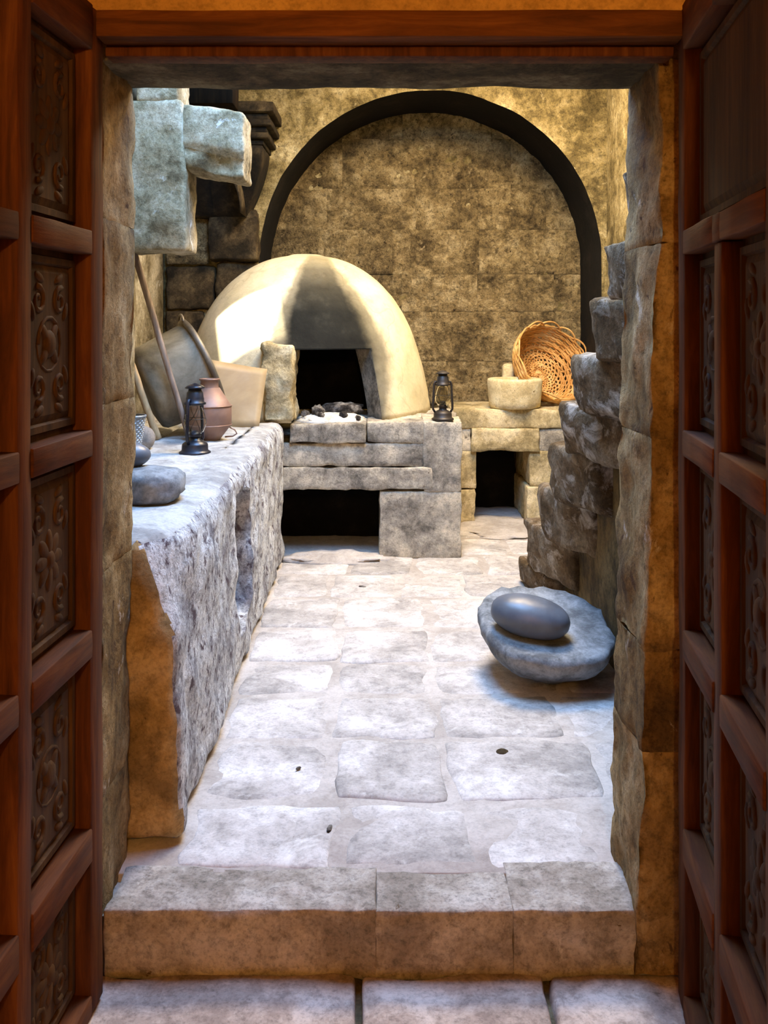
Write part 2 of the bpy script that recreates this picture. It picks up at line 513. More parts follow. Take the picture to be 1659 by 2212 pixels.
# rows of flags measured on the floor: depth edges and column edges
rows = [(2.47, 2.80), (2.81, 3.23), (3.24, 3.61), (3.62, 3.96), (3.97, 4.40), (4.41, 4.90), (4.91, 5.35), (5.36, 5.80), (5.81, 6.25), (6.26, 6.72)]
cols = [[-0.56, -0.12, 0.26, 0.62, 1.02], [-0.56, -0.17, 0.20, 0.70, 1.05], [-0.57, -0.19, 0.20, 0.66, 1.0], [-0.58, -0.20, 0.19, 0.72, 1.05],
        [-0.60, -0.20, 0.20, 0.64, 1.05], [-0.61, -0.22, 0.21, 0.70, 1.1], [-0.62, -0.30, 0.08, 0.44, 0.80, 1.3], [-0.63, -0.2, 0.18, 0.60, 0.98, 1.5],
        [0.48, 0.80, 1.2, 1.6], [0.50, 0.86, 1.22, 1.6]]
for ri, ((ya, yb), cs) in enumerate(zip(rows, cols)):
    for ci in range(len(cs) - 1):
        xa, xb = cs[ci] + 0.010, cs[ci + 1] - 0.010
        sd = ri * 11 + ci
        tilt = (R.uniform(-1, 1) * 0.008, R.uniform(-1, 1) * 0.008)
        cx, cy = (xa + xb) / 2, (ya + yb) / 2
        hz = R.uniform(-0.004, 0.004)

        def wp(q, cx=cx, cy=cy, tilt=tilt, sd=sd, hz=hz):
            q = q + Vector((0.045 * fbm((q.x, q.y, 1.3), 5.0, sd), 0.045 * fbm((q.x, q.y, 7.7), 5.0, sd), 0))
            q.z += hz + tilt[0] * (q.x - cx) + tilt[1] * (q.y - cy)
            return q
        mk('flagstone', rock(xa, xb, ya + 0.008, yb - 0.008, FL - 0.05, FL, r=0.022, amp=0.007, f=5, seg=0.045, seed=sd, warp=wp), M_floor, floor)
# wind-blown dirt and drifted mortar by the oven mouth
mk('drifted_dust', ellipsoid((-0.3, 5.72, FL - 0.01), (0.36, 0.14, 0.05), amp=0.5, f=3, seed=4), M_mortar, floor)
mk('drifted_dust', ellipsoid((0.82, 6.62, FL - 0.012), (0.34, 0.40, 0.03), amp=0.5, f=2.5, seed=5), M_mortar, floor)

hall = mk('floor_hall', box(-1.7, 1.7, -2.0, 2.35, -0.14, -0.03), M_lintel, smooth=False)
tag(hall, 'dim stone flags of the hall in front of the step', None, None, 'structure')
hx = [-1.68, -0.95, -0.06, 0.40, 0.95, 1.68]
for ri, (ya, yb) in enumerate([(1.66, 2.29), (1.0, 1.64), (0.3, 0.98), (-0.5, 0.28), (-1.3, -0.52), (-1.98, -1.32)]):
    off = 0 if ri == 0 else R.uniform(-0.25, 0.25)
    for ci in range(5):
        xa = hx[ci] + (off if 0 < ci else 0); xb = hx[ci + 1] + (off if ci < 4 else 0)
        sd = 300 + ri * 10 + ci
        wv = (lambda q, sd=sd: q + Vector((0.02 * fbm(q, 4, sd), 0.03 * fbm(q, 5, sd + 1), 0)))
        mk('flagstone', rock(xa + 0.003, xb - 0.003, ya, yb, -0.06, 0.0, r=0.020, amp=0.007, f=5, seg=0.06 if ri < 2 else 0.2, seed=sd, warp=wv), M_hallfloor, hall)

# ------------------------------------------------------------------ setting: doorway wall
wf = mk('wall_front', join(box(-1.7, -1.10, Y0 + 0.02, Y1 - 0.02, -0.05, ZC), box(1.10, 1.7, Y0 + 0.02, Y1 - 0.02, -0.05, ZC),
                           box(-1.1, 1.1, Y0 + 0.002, Y1 - 0.02, 2.31, ZC)), M_hallwall, smooth=False)
tag(wf, 'thick ochre masonry wall around the doorway', None, None, 'structure')
XLJ, XRJ = -0.695, 0.645


def jamb_warp(side, sd):
    def f(q):
        edge = (q.x > -0.9) if side < 0 else (q.x < 0.9)
        if edge:
            k = 0.022 * fbm((0.3, q.y * 2, q.z), 2.2, sd) + 0.012 * fbm((0.3, q.y, q.z), 9, sd + 3)
            q.x += k + ((0.032 * (q.z - 1.0) / 1.2 if side > 0 else 0.010 * (q.z - 1.2)))
        return q
    return f


zs = [(0.0, 0.42), (0.42, 0.98), (0.98, 1.40), (1.40, 1.86), (1.86, 2.25)]
for i, (a, b) in enumerate(zs):
    mk('jamb_stone', rock(-1.11, XLJ, Y0, Y1, a - 0.001, b + 0.001, r=0.0035, amp=0.011, f=8, seg=0.024, seed=20, octv=4, warp=jamb_warp(-1, 2)), M_jamb, wf)
zs = [(0.0, 0.55), (0.55, 0.80), (0.80, 1.32), (1.32, 1.80), (1.80, 2.25)]
for i, (a, b) in enumerate(zs):
    mk('jamb_stone', rock(XRJ, 1.11, Y0, Y1, a - 0.001, b + 0.001, r=0.0035, amp=0.014, f=9, seg=0.022, seed=30, octv=4, warp=jamb_warp(1, 5)), M_jamb, wf)
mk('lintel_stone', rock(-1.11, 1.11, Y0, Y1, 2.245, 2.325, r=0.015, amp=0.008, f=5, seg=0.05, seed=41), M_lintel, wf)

# step and threshold
step = thing('door_step', 'worn ochre stone step of the doorway under the open doors', 'step', (0, 2.36, 0))
for i, (a, b, y) in enumerate([(-0.688, -0.02, 2.47), (-0.02, 0.32, 2.455), (0.32, 0.638, 2.49)]):
    def sw(q, i=i):
        if q.z > 0.1:
            q.y += 0.012 * fbm(q, 8, 60 + i) if q.y < 2.36 else 0.03 * fbm((q.x, 1, 1), 5, 70)
        return q
    mk('step_block', rock(a - 0.001, b + 0.001, 2.285, y, -0.02, FL + (0.0 if i != 1 else -0.003), r=0.006, amp=0.012, f=8, seg=0.024, seed=50, octv=4, warp=sw), M_step, step)

mk('mortar_bed', box(-0.72, 0.67, 2.31, 2.50, -0.03, FL - 0.03), M_step, step, smooth=False)
# timber lintel of the door frame
t1 = thing('trim_1', None, None, (0, 2.2, 2.24), kind='structure')
mk('lintel_board', rock(-0.664, 0.695, 2.13, 2.265, 2.262, 2.324, r=0.006, amp=0.002, f=4, seg=0.08, seed=3), wood('lintel_wood', '#46280f', '#663c18', '#825226', stretch=(1.2, 14, 14)), t1)
mk('lintel_fillet', rock(-0.664, 0.69, 2.20, 2.266, 2.236, 2.262, r=0.005, amp=0.002, f=4, seg=0.08, seed=4), M_door, t1)


# ------------------------------------------------------------------ setting: doors
def carving(s0, s1, z0, z1, y, sg, kind, sd):
    """scrolls and petals in low relief on a panel field"""
    cs, cz = (s0 + s1) / 2, (z0 + z1) / 2
    hs, hz = (s1 - s0) / 2, (z1 - z0) / 2
    parts = []

    def sc(c, pts_r0, pts_r1, a0, turns, w):
        pts = []
        for k in range(15):
            t = k / 14
            a = a0 + turns * 2 * math.pi * t
            r = pts_r0 + (pts_r1 - pts_r0) * t
            pts.append((c[0] + r * math.cos(a), y, c[1] + r * math.sin(a)))
        parts.append(tube(pts, [w * (1 - 0.5 * k / 14) for k in range(15)], 6))

    def petal(c, ang, ln, wd):
        rot = Matrix.Rotation(ang, 3, 'Y')
        parts.append(ellipsoid((c[0] + ln * 0.55 * math.cos(-ang), y, c[1] + ln * 0.55 * math.sin(-ang)), (ln * 0.5, 0.007, wd), rot, 12, 8))
    if kind == 0:
        for k in range(8):
            petal((cs, cz), k * math.pi / 4, hs * 0.62, 0.016)
        parts.append(ellipsoid((cs, y, cz), (0.022, 0.012, 0.022), None, 12, 8))
    else:
        parts.append(ellipsoid((cs, y, cz), (0.03, 0.012, 0.03), None, 12, 8))
        sc((cs, cz), 0.055, 0.06, 0, 1.0, 0.006)
        for k in range(4):
            petal((cs, cz), math.pi / 4 + k * math.pi / 2, hs * 0.55, 0.013)
    for a, b in ((-1, -1), (1, -1), (1, 1), (-1, 1)):
        c = (cs + a * hs * 0.52, cz + b * hz * 0.60)
        sc(c, hs * 0.30, 0.008, math.atan2(b, a) + a * b * 0.5, 1.25 * a * b, 0.008)
        petal((cs + a * hs * 0.25, cz + b * hz * 0.86), math.atan2(-b * 0.4, a), hs * 0.45, 0.010)
        petal((cs + a * hs * 0.72, cz + b * hz * 0.30), math.atan2(-b, a * 0.4), hs * 0.45, 0.010)
    return join(*parts)


def raised_panel(s0, s1, z0, z1, yb, sg):
    """flat ground, sloping margin and raised field"""
    t = 0.010 * sg
    rings = [(0.0, yb), (0.018, yb), (0.022, yb + t * 1.1), (0.036, yb + t * 1.1), (0.040, yb + t * 0.2), (0.056, yb + t * 0.9), (0.06, yb + t * 0.9)]
    V, Fc = [], []
    for ins, y in rings:
        V += [(s0 + ins, y, z0 + ins), (s1 - ins, y, z0 + ins), (s1 - ins, y, z1 - ins), (s0 + ins, y, z1 - ins)]
    for i in range(len(rings) - 1):
        for k in range(4):
            a, b = i * 4 + k, i * 4 + (k + 1) % 4
            Fc.append((a, b, b + 4, a + 4))
    m = (len(rings) - 1) * 4
    Fc.append((m, m + 1, m + 2, m + 3))
    k = len(V)
    V += [(s0, yb - 0.012 * sg, z0), (s1, yb - 0.012 * sg, z0), (s1, yb - 0.012 * sg, z1), (s0, yb - 0.012 * sg, z1)]
    Fc.append((k + 3, k + 2, k + 1, k))
    for j in range(4): Fc.append((k + j, k + (j + 1) % 4, (j + 1) % 4, j))
    return V, Fc


def door(name, label, hinge, tan, sg, wide_top):
    rz = math.atan2(-1, -tan)
    d = thing(name, label, None, (hinge[0], hinge[1], 0), rz, None, 'structure')
    ST = [(0.0, 0.08), (0.385, 0.45), (0.755, 0.835)]
    RL = [(0.008, 0.06), (0.365, 0.442), (0.833, 0.898), (1.296, 1.357), (1.759, 1.816), (2.23, 2.335)]
    th, rec = 0.055, 0.036

    def bx(s0, s1, z0, z1, sd, dy=0.0):
        y0, y1 = sorted((-th * sg, dy * sg))
        return rock(s0, s1, y0, y1, z0, z1, r=0.007, amp=0.003, f=6, seg=0.09, seed=sd)
    for i, (a, b) in enumerate(ST):
        if i == 1 and wide_top:
            mk('stile', bx(a, b, RL[0][0], RL[4][0], 5), M_door, d, True)
        else:
            mk('stile', bx(a, b, RL[0][0], RL[5][1], 6 + i), M_door, d, True)
    for j, (a, b) in enumerate(RL):
        for k in range(2):
            mk('rail', bx(ST[k][1] - 0.004, ST[k + 1][0] + 0.004, a, b, 20 + j * 2 + k, 0.004), M_rail, d, True)
    if wide_top:
        mk('rail', bx(ST[1][0] - .01, ST[1][1] + .01, RL[4][0], RL[4][1], 77, 0.003), M_rail, d, True)
        mk('rail', bx(ST[1][0] - .01, ST[1][1] + .01, RL[5][0], RL[5][1], 78, 0.003), M_rail, d, True)
    yb = -(rec + 0.006) * sg
    for j in range(5):
        z0, z1 = RL[j][1] - 0.006, RL[j + 1][0] + 0.006
        if wide_top and j == 4:
            mk('panel', raised_panel(ST[0][1] - .006, ST[2][0] + .006, z0, z1, yb, sg), M_panel, d, True, smooth=False)
            continue
        for k in range(2):
            s0, s1 = ST[k][1] - 0.006, ST[k + 1][0] + 0.006
            p = mk('panel', raised_panel(s0, s1, z0, z1, yb, sg), M_panel, d, True, smooth=False)
            cv = carving(s0 + 0.055, s1 - 0.055, z0 + 0.055, z1 - 0.055, yb + 0.008 * sg, sg, (j + k) % 2, j)
            ploc = Vector(p.location)
            cv = ([tuple(Vector(v) - ploc) for v in cv[0]], cv[1])
            c = mk('carving', cv, M_panel, p, True)
    return d


door('door_1', 'left carved wooden door leaf standing open', (-0.668, 2.205), 0.06, 1, False)
door('door_2', 'right carved wooden door leaf standing open', (0.700, 2.205), 0.135, -1, True)

# hall shell behind the camera
for nm, b in (('wall_hall_left', (-1.8, -1.7, -2.1, 2.55)), ('wall_hall_right', (1.7, 1.8, -2.1, 2.55)), ('wall_hall_back', (-1.8, 1.8, -2.2, -2.0))):
    o = mk(nm, box(b[0], b[1], b[2], b[3], -0.1, 3.2), M_hallwall, smooth=False); tag(o, kind='structure')
tag(mk('ceiling_hall', box(-1.8, 1.8, -2.2, 2.3, 3.1, 3.2), M_hallwall, smooth=False), kind='structure')

# ------------------------------------------------------------------ setting: kitchen walls
# arch wall: face with a half-round arched recess
AX, AZ, AR = 0.3365, 2.054, 1.245


def arch_pt(t, r):
    a = math.pi * (1 - t)
    return AX + r * math.cos(a), AZ + r * math.sin(a)


V, Fc = [], []
NT_, NS_ = 150, 36
for i in range(NT_ + 1):
    t = i / NT_
    if t < 0.12:
        x, z = AX - AR, 0.9 + (AZ - 0.9) * t / 0.12; dx, dz = -1, 0
    elif t > 0.88:
        x, z = AX + AR, 0.9 + (AZ - 0.9) * (1 - t) / 0.12; dx, dz = 1, 0
    else:
        tt = (t - 0.12) / 0.76
        a = math.pi * (1 - tt)
        rr = AR + 0.012 * fbm((math.cos(a), math.sin(a), 0), 5, 9)
        dx, dz = math.cos(a), math.sin(a); x, z = AX + rr * dx, AZ + rr * dz
    # distance along (dx,dz) to the outer rectangle
    ks = []
    if dx > 1e-6: ks.append((XR - x) / dx)
    if dx < -1e-6: ks.append((XL - x) / dx)
    if dz > 1e-6: ks.append((ZC - z) / dz)
    k = max(0.0, min(ks))
    for s in range(NS_ + 1):
        q = (s / NS_) ** 1.15
        px, pz = x + dx * k * q, z + dz * k * q
        py = YB + 0.016 * fbm((px, 0, pz), 5, 3, 4) * min(1, s / 2) + 0.010 * fbm((px * 3, 0, pz * 0.6), 4, 8)
        V.append((px, py, pz))
    V.append((x, YB + 0.02, z))
    for q in range(1, 9):
        V.append((x * (1) + 0, YB + 0.02 + (YR - YB) * q / 8, z))
w_ = NS_ + 1
st = NS_ + 1 + 9
front = [(i * st + s, i * st + s + 1, (i + 1) * st + s + 1, (i + 1) * st + s) for i in range(NT_) for s in range(NS_)]
wb = mk('wall_back', (V, front), M_spandrel)
tag(wb, 'rough ochre kitchen wall with a wide round arch', None, None, 'structure')
# blackened soffit of the arch, as a ring of depth
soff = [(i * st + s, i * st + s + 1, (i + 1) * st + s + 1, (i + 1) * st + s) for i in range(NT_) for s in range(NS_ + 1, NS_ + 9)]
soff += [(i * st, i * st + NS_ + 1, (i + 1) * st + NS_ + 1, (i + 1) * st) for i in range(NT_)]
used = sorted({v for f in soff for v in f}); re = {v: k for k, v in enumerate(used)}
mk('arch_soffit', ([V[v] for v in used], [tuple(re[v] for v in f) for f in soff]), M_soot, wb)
mk('recess_backing', box(XL, XR, YR + 0.02, YR + 0.1, FL, ZC), M_spandrel, wb, smooth=False)
# ashlar of the recess
def rec_warp(q):
    if q.y < YR + 0.04: q.y += 0.05 * fbm((q.x, 0, q.z), 8, 100, 5) + 0.022 * fbm((q.x, 0, q.z), 19, 101, 2)
    return q


z = 0.96
ri = 0
for h in (0.34, 0.40, 0.30, 0.36, 0.33, 0.40, 0.36):
    x = -0.94 - R.uniform(0, 0.25)
    while x < 1.62:
        wdt = R.uniform(0.42, 0.78)
        xa, xb = max(x, -0.98), min(x + wdt, 1.64)
        # keep the stones that show inside the arch
        zc_, far = z + 0.02, 0
        nearx = min(max(AX, xa), xb)
        if xb - xa > 0.08 and not (z > AZ and math.hypot(nearx - AX, z - AZ) > AR + 0.05):
            dy = R.uniform(-0.012, 0.012)
            mk('ashlar_block', rock(xa, xb, YR + dy * 0.4, YR + 0.06, z, z + h, r=0.003, amp=0, seg=0.026, warp=rec_warp), M_back, wb)
            ri += 1
        x += wdt
    z += h
# stones to the left of the arch, standing proud of the wall
ri = 0
for (xa, xb, za, zb, pr) in [(-1.58, -1.19, 1.0, 1.36, .01), (-1.19, -0.93, 1.0, 1.33, .02), (-1.58, -1.30, 1.36, 1.70, .015), (-1.30, -0.92, 1.34, 1.72, .0),
                             (-1.58, -1.22, 1.70, 2.02, .02), (-1.22, -0.915, 1.72, 2.05, .03), (-1.58, -1.26, 2.02, 2.40, .02), (-1.26, -0.90, 2.05, 2.42, .10),
                             (-1.58, -1.2, 2.4, 2.8, .02)]:
    mk('ashlar_block', rock(xa + .004, xb - .004, YB - 0.03 - pr, YB + 0.05, za + .004, zb - .004, r=0.025, amp=0.022, f=8, seg=0.04, seed=150 + ri, octv=4), M_dark if ri % 3 else M_back, wb)
    ri += 1

wl = mk('wall_left', join(rock(XL - 0.6, XP, Y1, 4.68, FL - 0.1, ZC, r=0.03, amp=0.02, f=4, seg=0.12, seed=2), box(XL - 0.1, XL, 4.6, YR, FL - 0.1, ZC)), M_grey)
tag(wl, 'pale stone wall along the kitchen bench', None, None, 'structure')
wr = mk('wall_right', rock(XR, XR + 0.12, Y1, YR + 0.1, FL - 0.1, ZC, r=0.01, amp=0.012, f=4, seg=0.12, seed=8), M_spandrel)
tag(wr, kind='structure')
# ceiling with its openings, and unseen shafts added to keep direct sun out


def slab_with_holes(x0, x1, y0, y1, z0, z1, holes):
    xs = sorted({x0, x1} | {h[0] for h in holes} | {h[1] for h in holes})
    ys = sorted({y0, y1} | {h[2] for h in holes} | {h[3] for h in holes})
    ps = []
    for i in range(len(xs) - 1):
        for j in range(len(ys) - 1):
            cx, cy = (xs[i] + xs[i + 1]) / 2, (ys[j] + ys[j + 1]) / 2
            if any(h[0] < cx < h[1] and h[2] < cy < h[3] for h in holes): continue
            ps.append(box(xs[i], xs[i + 1], ys[j], ys[j + 1], z0, z1))
    return join(*ps)


HOLE = (SUN_HOLE.x - 0.26, SUN_HOLE.x + 0.29, SUN_HOLE.y - 0.20, SUN_HOLE.y + 0.20)
tag(mk('ceiling', slab_with_holes(-2.3, XR + 0.12, Y1 - 0.28, YR + 0.12, ZC, ZC + 0.1, [SKY_A, SKY_B, HOLE]), M_plaster_wall, smooth=False), kind='structure')


def shaft(h, top, nm):
    t = 0.06
    o = mk(nm, join(box(h[0] - t, h[0], h[2] - t, h[3] + t, ZC + 0.1, top), box(h[1], h[1] + t, h[2] - t, h[3] + t, ZC + 0.1, top),
                    box(h[0], h[1], h[2] - t, h[2], ZC + 0.1, top), box(h[0], h[1], h[3], h[3] + t, ZC + 0.1, top)), M_plaster_wall, smooth=False)
    tag(o, kind='structure')


shaft(SKY_A, 7.7, 'sun_stop_shaft_1')  # added shaft, out of view, tall enough to stop the sun
shaft(SKY_B, 7.0, 'sun_stop_shaft_2')

# ------------------------------------------------------------------ bench on the left
bench = thing('stone_bench', 'long whitewashed stone bench along the left wall, holding pots', 'bench', (-0.95, 4.1, FL))
BT = 0.998


def bench_warp(q):
    # side runs slightly outward with depth; the near corner is worn round
    k = (q.y - 2.57) / (5.72 - 2.57)
    if q.x > -0.75:
        q.x -= 0.05 * k
        lump = 0.030 * fbm((0, q.y, q.z), 2.4, 81) + 0.018 * fbm((1, q.y, q.z), 8, 82, 4)
        q.x += lump
        if q.z < FL + 0.5: q.x += 0.03 * (FL + 0.5 - q.z)
        # worn front corner
        d = max(0.0, 1 - (q.y - 2.57) / 0.42)
        zz = max(0.0, (q.z - 0.72) / 0.28)
        q.x -= 0.11 * d * d * zz
    if q.z > 0.9 and q.x > -0.70:
        q.z -= 0.03 * max(0, (q.x + 0.70) / 0.13) ** 2 + 0.012 * fbm((q.x, q.y, 3), 5, 83)
    if q.y < 2.62:
        q.y += 0.02 * fbm((q.x, 3, q.z), 4, 84)
    return q


bv = rock(XP + 0.03, -0.578, 2.575, 5.72, FL, BT, r=0.05, amp=0.012, f=7, seg=0.03, seed=80, octv=4, warp=bench_warp)
bv = carve(bv, rock(-0.86, -0.40, 3.72, 4.16, FL + 0.16, FL + 0.74, r=0.16, amp=0.03, f=4, seg=0.06, seed=86))
bb = mk('bench_body', bv, M_bench, bench)
mk('bench_end', rock(XL + 0.02, XP + 0.035, 4.72, 5.72, FL, BT - 0.004, r=0.02, amp=0.008, f=6, seg=0.08, seed=89), M_benchtop, bench)
bb.data.materials.append(M_benchtop); bb.data.materials.append(M_benchend)
for p in bb.data.polygons:
    c = p.center + bb.location + bench.location
    if p.normal.z > 0.75 and c.z > 0.9: p.material_index = 1
    elif p.normal.y < -0.6 and c.y < 2.75: p.material_index = 2
mk('niche_stone', rock(-0.85, -0.66, 3.78, 4.14, FL + 0.14, FL + 0.36, r=0.05, amp=0.03, f=6, seg=0.04, seed=88), M_jamb, bench)

# ------------------------------------------------------------------ oven
oven = thing('bread_oven', 'domed white plaster bread oven with sooty mouth on a stone base', 'oven', (-0.35, 6.2, FL))
DX, DY = -0.558, 6.60
prof = [(0.885, 0.0), (0.88, 0.06), (0.868, 0.14), (0.835, 0.30), (0.795, 0.44), (0.752, 0.57), (0.695, 0.69), (0.625, 0.80), (0.535, 0.90), (0.43, 0.985), (0.30, 1.055), (0.19, 1.088), (0.10, 1.104), (0.0, 1.11)]


def prof_r(z):
    for (r0, z0), (r1, z1) in zip(prof, prof[1:]):
        if z <= z1: return r0 + (r1 - r0) * (z - z0) / (z1 - z0)
    return 0


def dome_shell():
    n, m = 96, 44
    V, Fc = [], []
    for lay, (dr, zsc) in enumerate(((0.0, 1.0), (-0.17, 0.86))):
        for i in range(m + 1):
            tt = math.sin(i / m * math.pi / 2)
            z = 1.11 * tt
            # smooth the profile by sampling around
            r = sum(prof_r(min(1.11, max(0, z + d))) for d in (-0.02, 0, 0.02)) / 3 if 0 < i < m else (0.885 if i == 0 else 0.0005)
            r = max(0.0005, r + dr) if i < m else 0.0005
            for k in range(n):
                a = 2 * math.pi * k / n
                d = (math.cos(a), math.sin(a), z)
                rr = r + 0.010 * fbm(d, 2.5, 91) * min(1, r * 4)
                x, y = DX + rr * d[0], min(DY + rr * d[1], (YB - 0.02 if lay == 0 else YB - 0.08))
                V.append((x, y, BT - 0.01 + z * zsc))
    q = (m + 1) * n
    for i in range(m):
        for k in range(n):
            a, b = i * n + k, i * n + (k + 1) % n
            Fc.append((a, b, b + n, a + n))
            Fc.append((q + b, q + a, q + a + n, q + b + n))
    for k in range(n):
        a, b = k, (k + 1) % n
        Fc.append((b, a, q + a, q + b))
    Fc.append(tuple(m * n + k for k in range(n)))
    Fc.append(tuple(q + m * n + k for k in range(n))[::-1])
    return V, Fc


OX0, OX1, OZ1 = -0.572, -0.095, 1.428
SPL = 0.62      # the right cheek of the mouth is splayed
def cheek(y, k): return OX1 + k - (y - 5.97) * SPL
mouth = ([(OX0, 5.3, 0.9), (cheek(5.3, .05), 5.3, 0.9), (cheek(5.3, 0), 5.3, OZ1), (OX0, 5.3, OZ1), (OX0, 6.4, 0.9), (cheek(6.4, .05), 6.4, 0.9), (cheek(6.4, 0), 6.4, OZ1 + .02), (OX0, 6.4, OZ1 + .02)],
         [(0, 1, 2, 3), (7, 6, 5, 4), (0, 4, 5, 1), (1, 5, 6, 2), (2, 6, 7, 3), (3, 7, 4, 0)])
dv = carve(dome_shell(), mouth)
dome = mk('dome', dv, M_dome, oven)
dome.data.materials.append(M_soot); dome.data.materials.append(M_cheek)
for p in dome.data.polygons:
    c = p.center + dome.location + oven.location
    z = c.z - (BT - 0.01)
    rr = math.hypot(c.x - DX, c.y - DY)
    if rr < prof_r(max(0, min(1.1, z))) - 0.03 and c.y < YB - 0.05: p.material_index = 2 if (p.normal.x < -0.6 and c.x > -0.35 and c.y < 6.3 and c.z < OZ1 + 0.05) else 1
for p in dome.data.polygons:
    p.use_smooth = p.material_index == 0
# left stone of the mouth, rough and leaning
mk('mouth_stone', rock(-0.735, -0.560, 5.66, 5.98, 1.0, 1.47, r=0.018, amp=0.035, f=7, seg=0.022, seed=201, octv=4,
                       warp=lambda q: Vector((q.x + (0.05 if q.x < -0.66 else 0) * (q.z - 1.0) * -0.6, q.y + 0.12 * max(0, q.z - 1.3), q.z))), M_mouth, oven)
blk = [('base_block', -0.028, 0.482, 5.735, 6.70, FL - 0.01, 0.566, M_ovenstone), ('base_block', 0.245, 0.484, 5.73, 6.70, 0.56, 0.996, M_ovenstone),
       ('lintel_slab', -0.80, 0.305, 5.725, 6.3, 0.572, 0.715, M_ovenstone), ('base_block', -0.77, 0.25, 5.74, 6.70, 0.712, 0.865, M_ovenstone),
       ('sill_stone', -0.585, -0.105, 5.715, 6.70, 0.862, 0.985, M_ovenstone), ('base_block', -0.11, 0.25, 5.735, 6.70, 0.862, 0.995, M_ovenstone),
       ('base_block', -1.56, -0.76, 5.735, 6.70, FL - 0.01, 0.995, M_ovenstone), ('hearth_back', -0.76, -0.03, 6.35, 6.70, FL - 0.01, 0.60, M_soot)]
for i, (nm, a, b, c, d, e, f_, m) in enumerate(blk):
    mk(nm, rock(a + .002, b - .002, c, d, e + .002, f_ - .002, r=0.010, amp=0.017, f=7, seg=0.03, seed=210, octv=4), m, oven)

ash = mk('ash_heap', ellipsoid((-0.335, 5.93, 0.975), (0.225, 0.17, 0.06), amp=0.25, f=5, seed=6, nu=40, nv=20), M_ash)
tag(ash, 'white wood ash spilling across the sill of the oven mouth', 'ash', None, 'stuff')
cl = ['largest grey charred lump on the ash in the oven mouth', 'flat charred log lying behind the ash in the oven mouth', 'small charred lump at the left end of the oven ash',
      'small charred lump in front of the largest one', 'charred lump right of the middle of the oven ash', 'little ash-white cinder at the right end of the sill']
cp = [(-0.42, 5.90, 1.045, .045), (-0.28, 6.02, 1.05, .075), (-0.50, 5.90, 1.03, .028), (-0.395, 5.83, 1.025, .022), (-0.255, 5.84, 1.025, .028), (-0.165, 5.86, 1.005, .022)]
for i, (a, b, c, r) in enumerate(cp):
    o = mk('charcoal_lump', ellipsoid((a, b, c), (r * (1.9 if i == 1 else 1.1), r * 0.9, r * (0.6 if i == 1 else 0.85)), Matrix.Rotation(R.uniform(0, 3) if i != 1 else 0.1, 3, 'Z'), 18, 12, amp=0.5, f=2.2, seed=i), M_char)
    tag(o, cl[i], 'charcoal', 'charred lumps in the oven mouth')

# ------------------------------------------------------------------ ledge under the arch
ledge = thing('stone_ledge', 'low cream stone ledge with a square niche, right of the oven', 'ledge', (1.05, 7.0, FL))
for i, (nm, a, b, c, d, e, f_, m) in enumerate([
        ('ledge_slab', 0.49, XR - .05, YB - 0.01, YR - .03, 0.842, 0.982, M_ledge), ('lintel_stone', 0.633, 1.127, YB - 0.025, YR - .03, 0.675, 0.845, M_ledge),
        ('jamb_block', 0.49, 0.673, YB, YR - .03, 0.40, 0.675, M_ledge), ('jamb_block', 0.49, 0.665, YB - .012, YR - .03, FL, 0.40, M_ledge),
        ('jamb_block', 1.055, 1.34, YB, YR - .03, 0.42, 0.675, M_ledge), ('jamb_block', 1.035, 1.34, YB - .02, YR - .03, FL, 0.42, M_ledge),
        ('filler_block', 0.49, 0.633, YB + .005, YR - .03, 0.675, 0.845, M_ovenstone), ('filler_block', 1.127, XR - .05, YB + .005, YR - .03, 0.675, 0.845, M_ovenstone),
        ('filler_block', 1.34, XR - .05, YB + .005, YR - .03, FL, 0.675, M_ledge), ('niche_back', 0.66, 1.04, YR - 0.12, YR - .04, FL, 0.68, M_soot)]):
    mk(nm, rock(a + .001, b - .001, c, d, e + .001, f_ - .001, r=0.010, amp=0.016, f=7, seg=0.03, seed=240, octv=4), m, ledge)

# ------------------------------------------------------------------ staircase
stair = thing('stone_staircase', 'steep stone staircase climbing towards the doorway along the right wall', 'staircase', (1.2, 3.9, FL))
stp = [(5.22, .142), (5.06, .393), (4.70, .65), (4.33, .90), (4.05, 1.11), (3.73, 1.326), (3.50, 1.535), (3.20, 1.72), (2.98, 1.93), (2.76, 2.13)]
for i, (D, Z) in enumerate(stp):
    zb = stp[i - 1][1] - 0.015 if i else 0.0
    near = stp[i + 1][0] - 0.16 if i + 1 < len(stp) else D - 0.2
    xs = 0.762 + R.uniform(-0.012, 0.012)
    sl = R.uniform(0.05, 0.12)

    def wpf(q, sl=sl, xs=xs, i=i, D=D, zb=zb, Z=Z):
        # the exposed end is hewn at a slant: proud at the far corner, cut back towards the viewer
        if q.x < 1.0:
            q.x += max(0.0, (D - 0.12 - q.y)) * 0.40 + (FL + Z - q.z) * 0.10 + 0.02 * fbm(q, 6, 333 + i)
        return q
    mk('step_stone', rock(xs, XR - 0.05, max(near, 2.60), D, FL + zb, FL + Z, r=0.022, amp=0.026, f=7, seg=0.035, seed=260 + i, octv=4, warp=wpf), M_stair, stair)
# rubble core under the steps
Vc, Fcs = [], []
pf = [(5.12, FL)]
for i, (D, Z) in enumerate(stp):
    pf += [(D - 0.06, FL + (stp[i - 1][1] if i else 0)), (D - 0.06, FL + Z - 0.06)]
pf += [(2.57, FL + 2.05), (2.57, FL)]
for X in (0.96, XR - 0.02):
    Vc += [(X, y, z) for y, z in pf]
n_ = len(pf)
Fcs = [tuple(range(n_)), tuple(range(2 * n_ - 1, n_ - 1, -1))] + [(i, (i + 1) % n_, n_ + (i + 1) % n_, n_ + i) for i in range(n_)]
mk('core', (Vc, Fcs), M_stairwall, stair, smooth=False)

